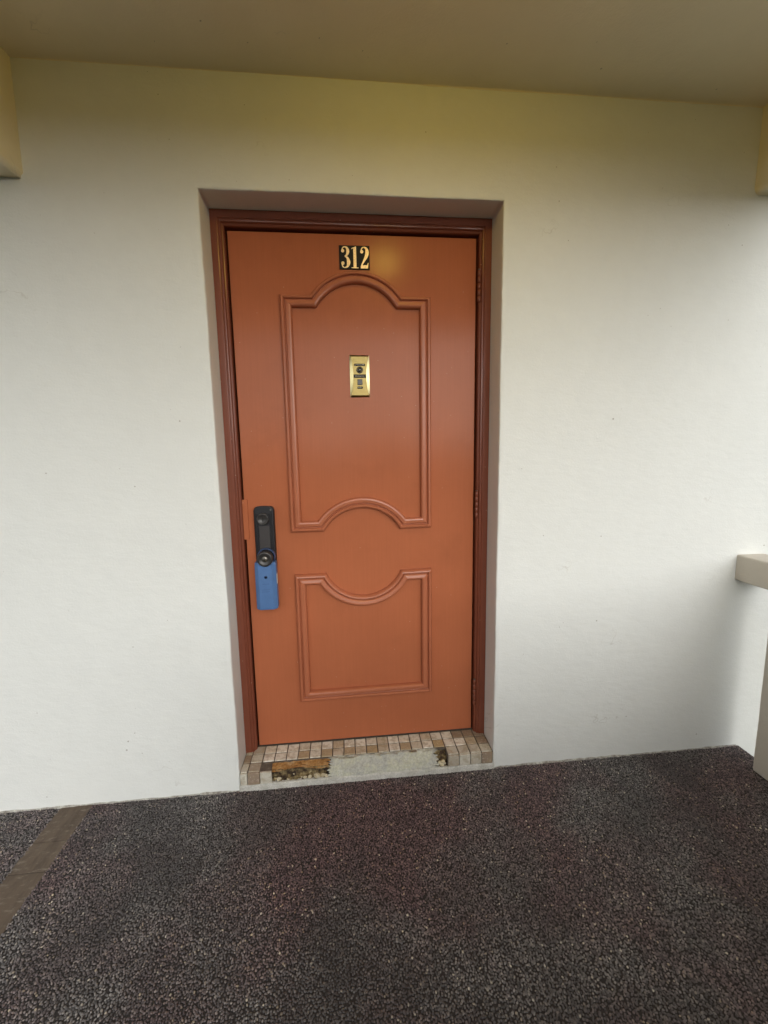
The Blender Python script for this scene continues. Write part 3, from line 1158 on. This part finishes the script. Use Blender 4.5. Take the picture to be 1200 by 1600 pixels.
# ------------------------------------------------------------------ blue box hanging from the knob
def blue_box():
    xc, KX, KZ = -0.3845, -0.3815, 0.913
    YB, YF = LD - 0.029, LD - 0.070           # back and front
    zt, zb = 0.896, 0.708
    root = empty("key_lock_box", (xc, (YB + YF) / 2, zb))
    w = 0.0405
    ch = 0.0145
    # plan section: chamfered front corners
    sec = [(-w, YB), (-w, YF + 0.012), (-w + ch, YF), (w - ch, YF), (w, YF + 0.012), (w, YB)]
    bm = bmesh.new()
    rows = []
    levels = [(zb, 0.965), (zb + 0.004, 1.0), (0.78, 1.0), (0.85, 1.0), (zt - 0.004, 0.985), (zt, 0.955)]
    for z, s in levels:
        rows.append([bm.verts.new((xc + x * s, (y if s == 1 else YB + (y - YB) * (s + 0.01)), z)) for x, y in sec])
    for a, b in zip(rows, rows[1:]):
        for j in range(len(sec)):
            bm.faces.new((a[j], a[(j + 1) % len(sec)], b[(j + 1) % len(sec)], b[j]))
    bm.faces.new(rows[0])
    bm.faces.new(rows[-1])
    bmesh.ops.bevel(bm, geom=[e for e in bm.edges if e.calc_face_angle(0) > 0.35], offset=0.0016, segments=2, profile=0.5, affect='EDGES')
    body = from_bm("body", bm, M_blue, root)
    # collar that loops over the neck of the knob
    bm = bmesh.new()
    n = 40
    ri, ro = 0.0315, 0.0355
    ra, rb = [], []
    prof = [(ri, -0.030), (ro - .001, -0.030), (ro, -0.031), (ro, -0.045), (ro - .001, -0.046), (ri, -0.046)]
    rings = []
    for i in range(n):
        a = 2 * math.pi * i / n
        rings.append([bm.verts.new((KX + r * math.cos(a), LD + d, KZ + r * math.sin(a))) for r, d in prof])
    for i in range(n):
        a, b = rings[i], rings[(i + 1) % n]
        for j in range(len(prof)):
            bm.faces.new((a[j], a[(j + 1) % len(prof)], b[(j + 1) % len(prof)], b[j]))
    from_bm("collar", bm, simple("dark_blue_plastic", (0.030, 0.055, 0.13), 0.4), root, False)
    # round indicator hole, moulded lettering lines, white side label
    bm = bmesh.new()
    bm_lathe(bm, [(0.0060, 0.001), (0.0060, -0.0004), (0.0050, -0.0008), (0.0045, 0.0)], (xc + 0.002, YF, 0.839), 24, 'y')
    from_bm("indicator", bm, M_navy, root)
    bm = bmesh.new()
    r_ = random.Random(3)
    for zc, w0, h in ((0.812, 0.024, 0.0024), (0.789, 0.030, 0.0022), (0.781, 0.030, 0.0022)):
        x = xc - w0 / 2
        while x < xc + w0 / 2:
            l = r_.uniform(0.0016, 0.0034)
            bm_box(bm, x, x + l, YF - 0.0004, YF + 0.0004, zc - h / 2, zc + h / 2)
            x += l + 0.0009
    tag(from_bm("faint_lettering", bm, simple("blue_emboss", (0.040, 0.095, 0.23), 0.5), root), kind="stuff")
    box("side_label", xc + w - 0.0006, xc + w + 0.0006, YF + 0.018, YB - 0.006, 0.806, 0.846, M_white, root)
    tag(root, "blue plastic key lock box hanging from the black door knob", "lock box")


blue_box()
tag(door, "terracotta painted door numbered 312 with arched mouldings, brass viewer plate and black lock", "door", kind="thing")

# ------------------------------------------------------------------ ceiling lamp in the middle of the bay
lamp = empty("ceiling_lamp", (0.22, -0.90, CEIL))
bm = bmesh.new()
bm_lathe(bm, [(0.095, 0.0), (0.095, -0.018), (0.085, -0.024), (0.02, -0.024)], (0.22, -0.90, CEIL - 0.0005), 40, 'z')
from_bm("base_plate", bm, M_brass_dim, lamp, True)
bm = bmesh.new()
bm_lathe(bm, [(0.080, -0.022), (0.088, -0.035), (0.086, -0.06), (0.072, -0.085), (0.045, -0.102), (0.01, -0.108)], (0.22, -0.90, CEIL), 40, 'z')
from_bm("glass_shade", bm, M_lamp, lamp, True)
tag(lamp, "round lit ceiling lamp with warm glass shade in the bay before the door", "lamp")

bpy.context.view_layer.update()
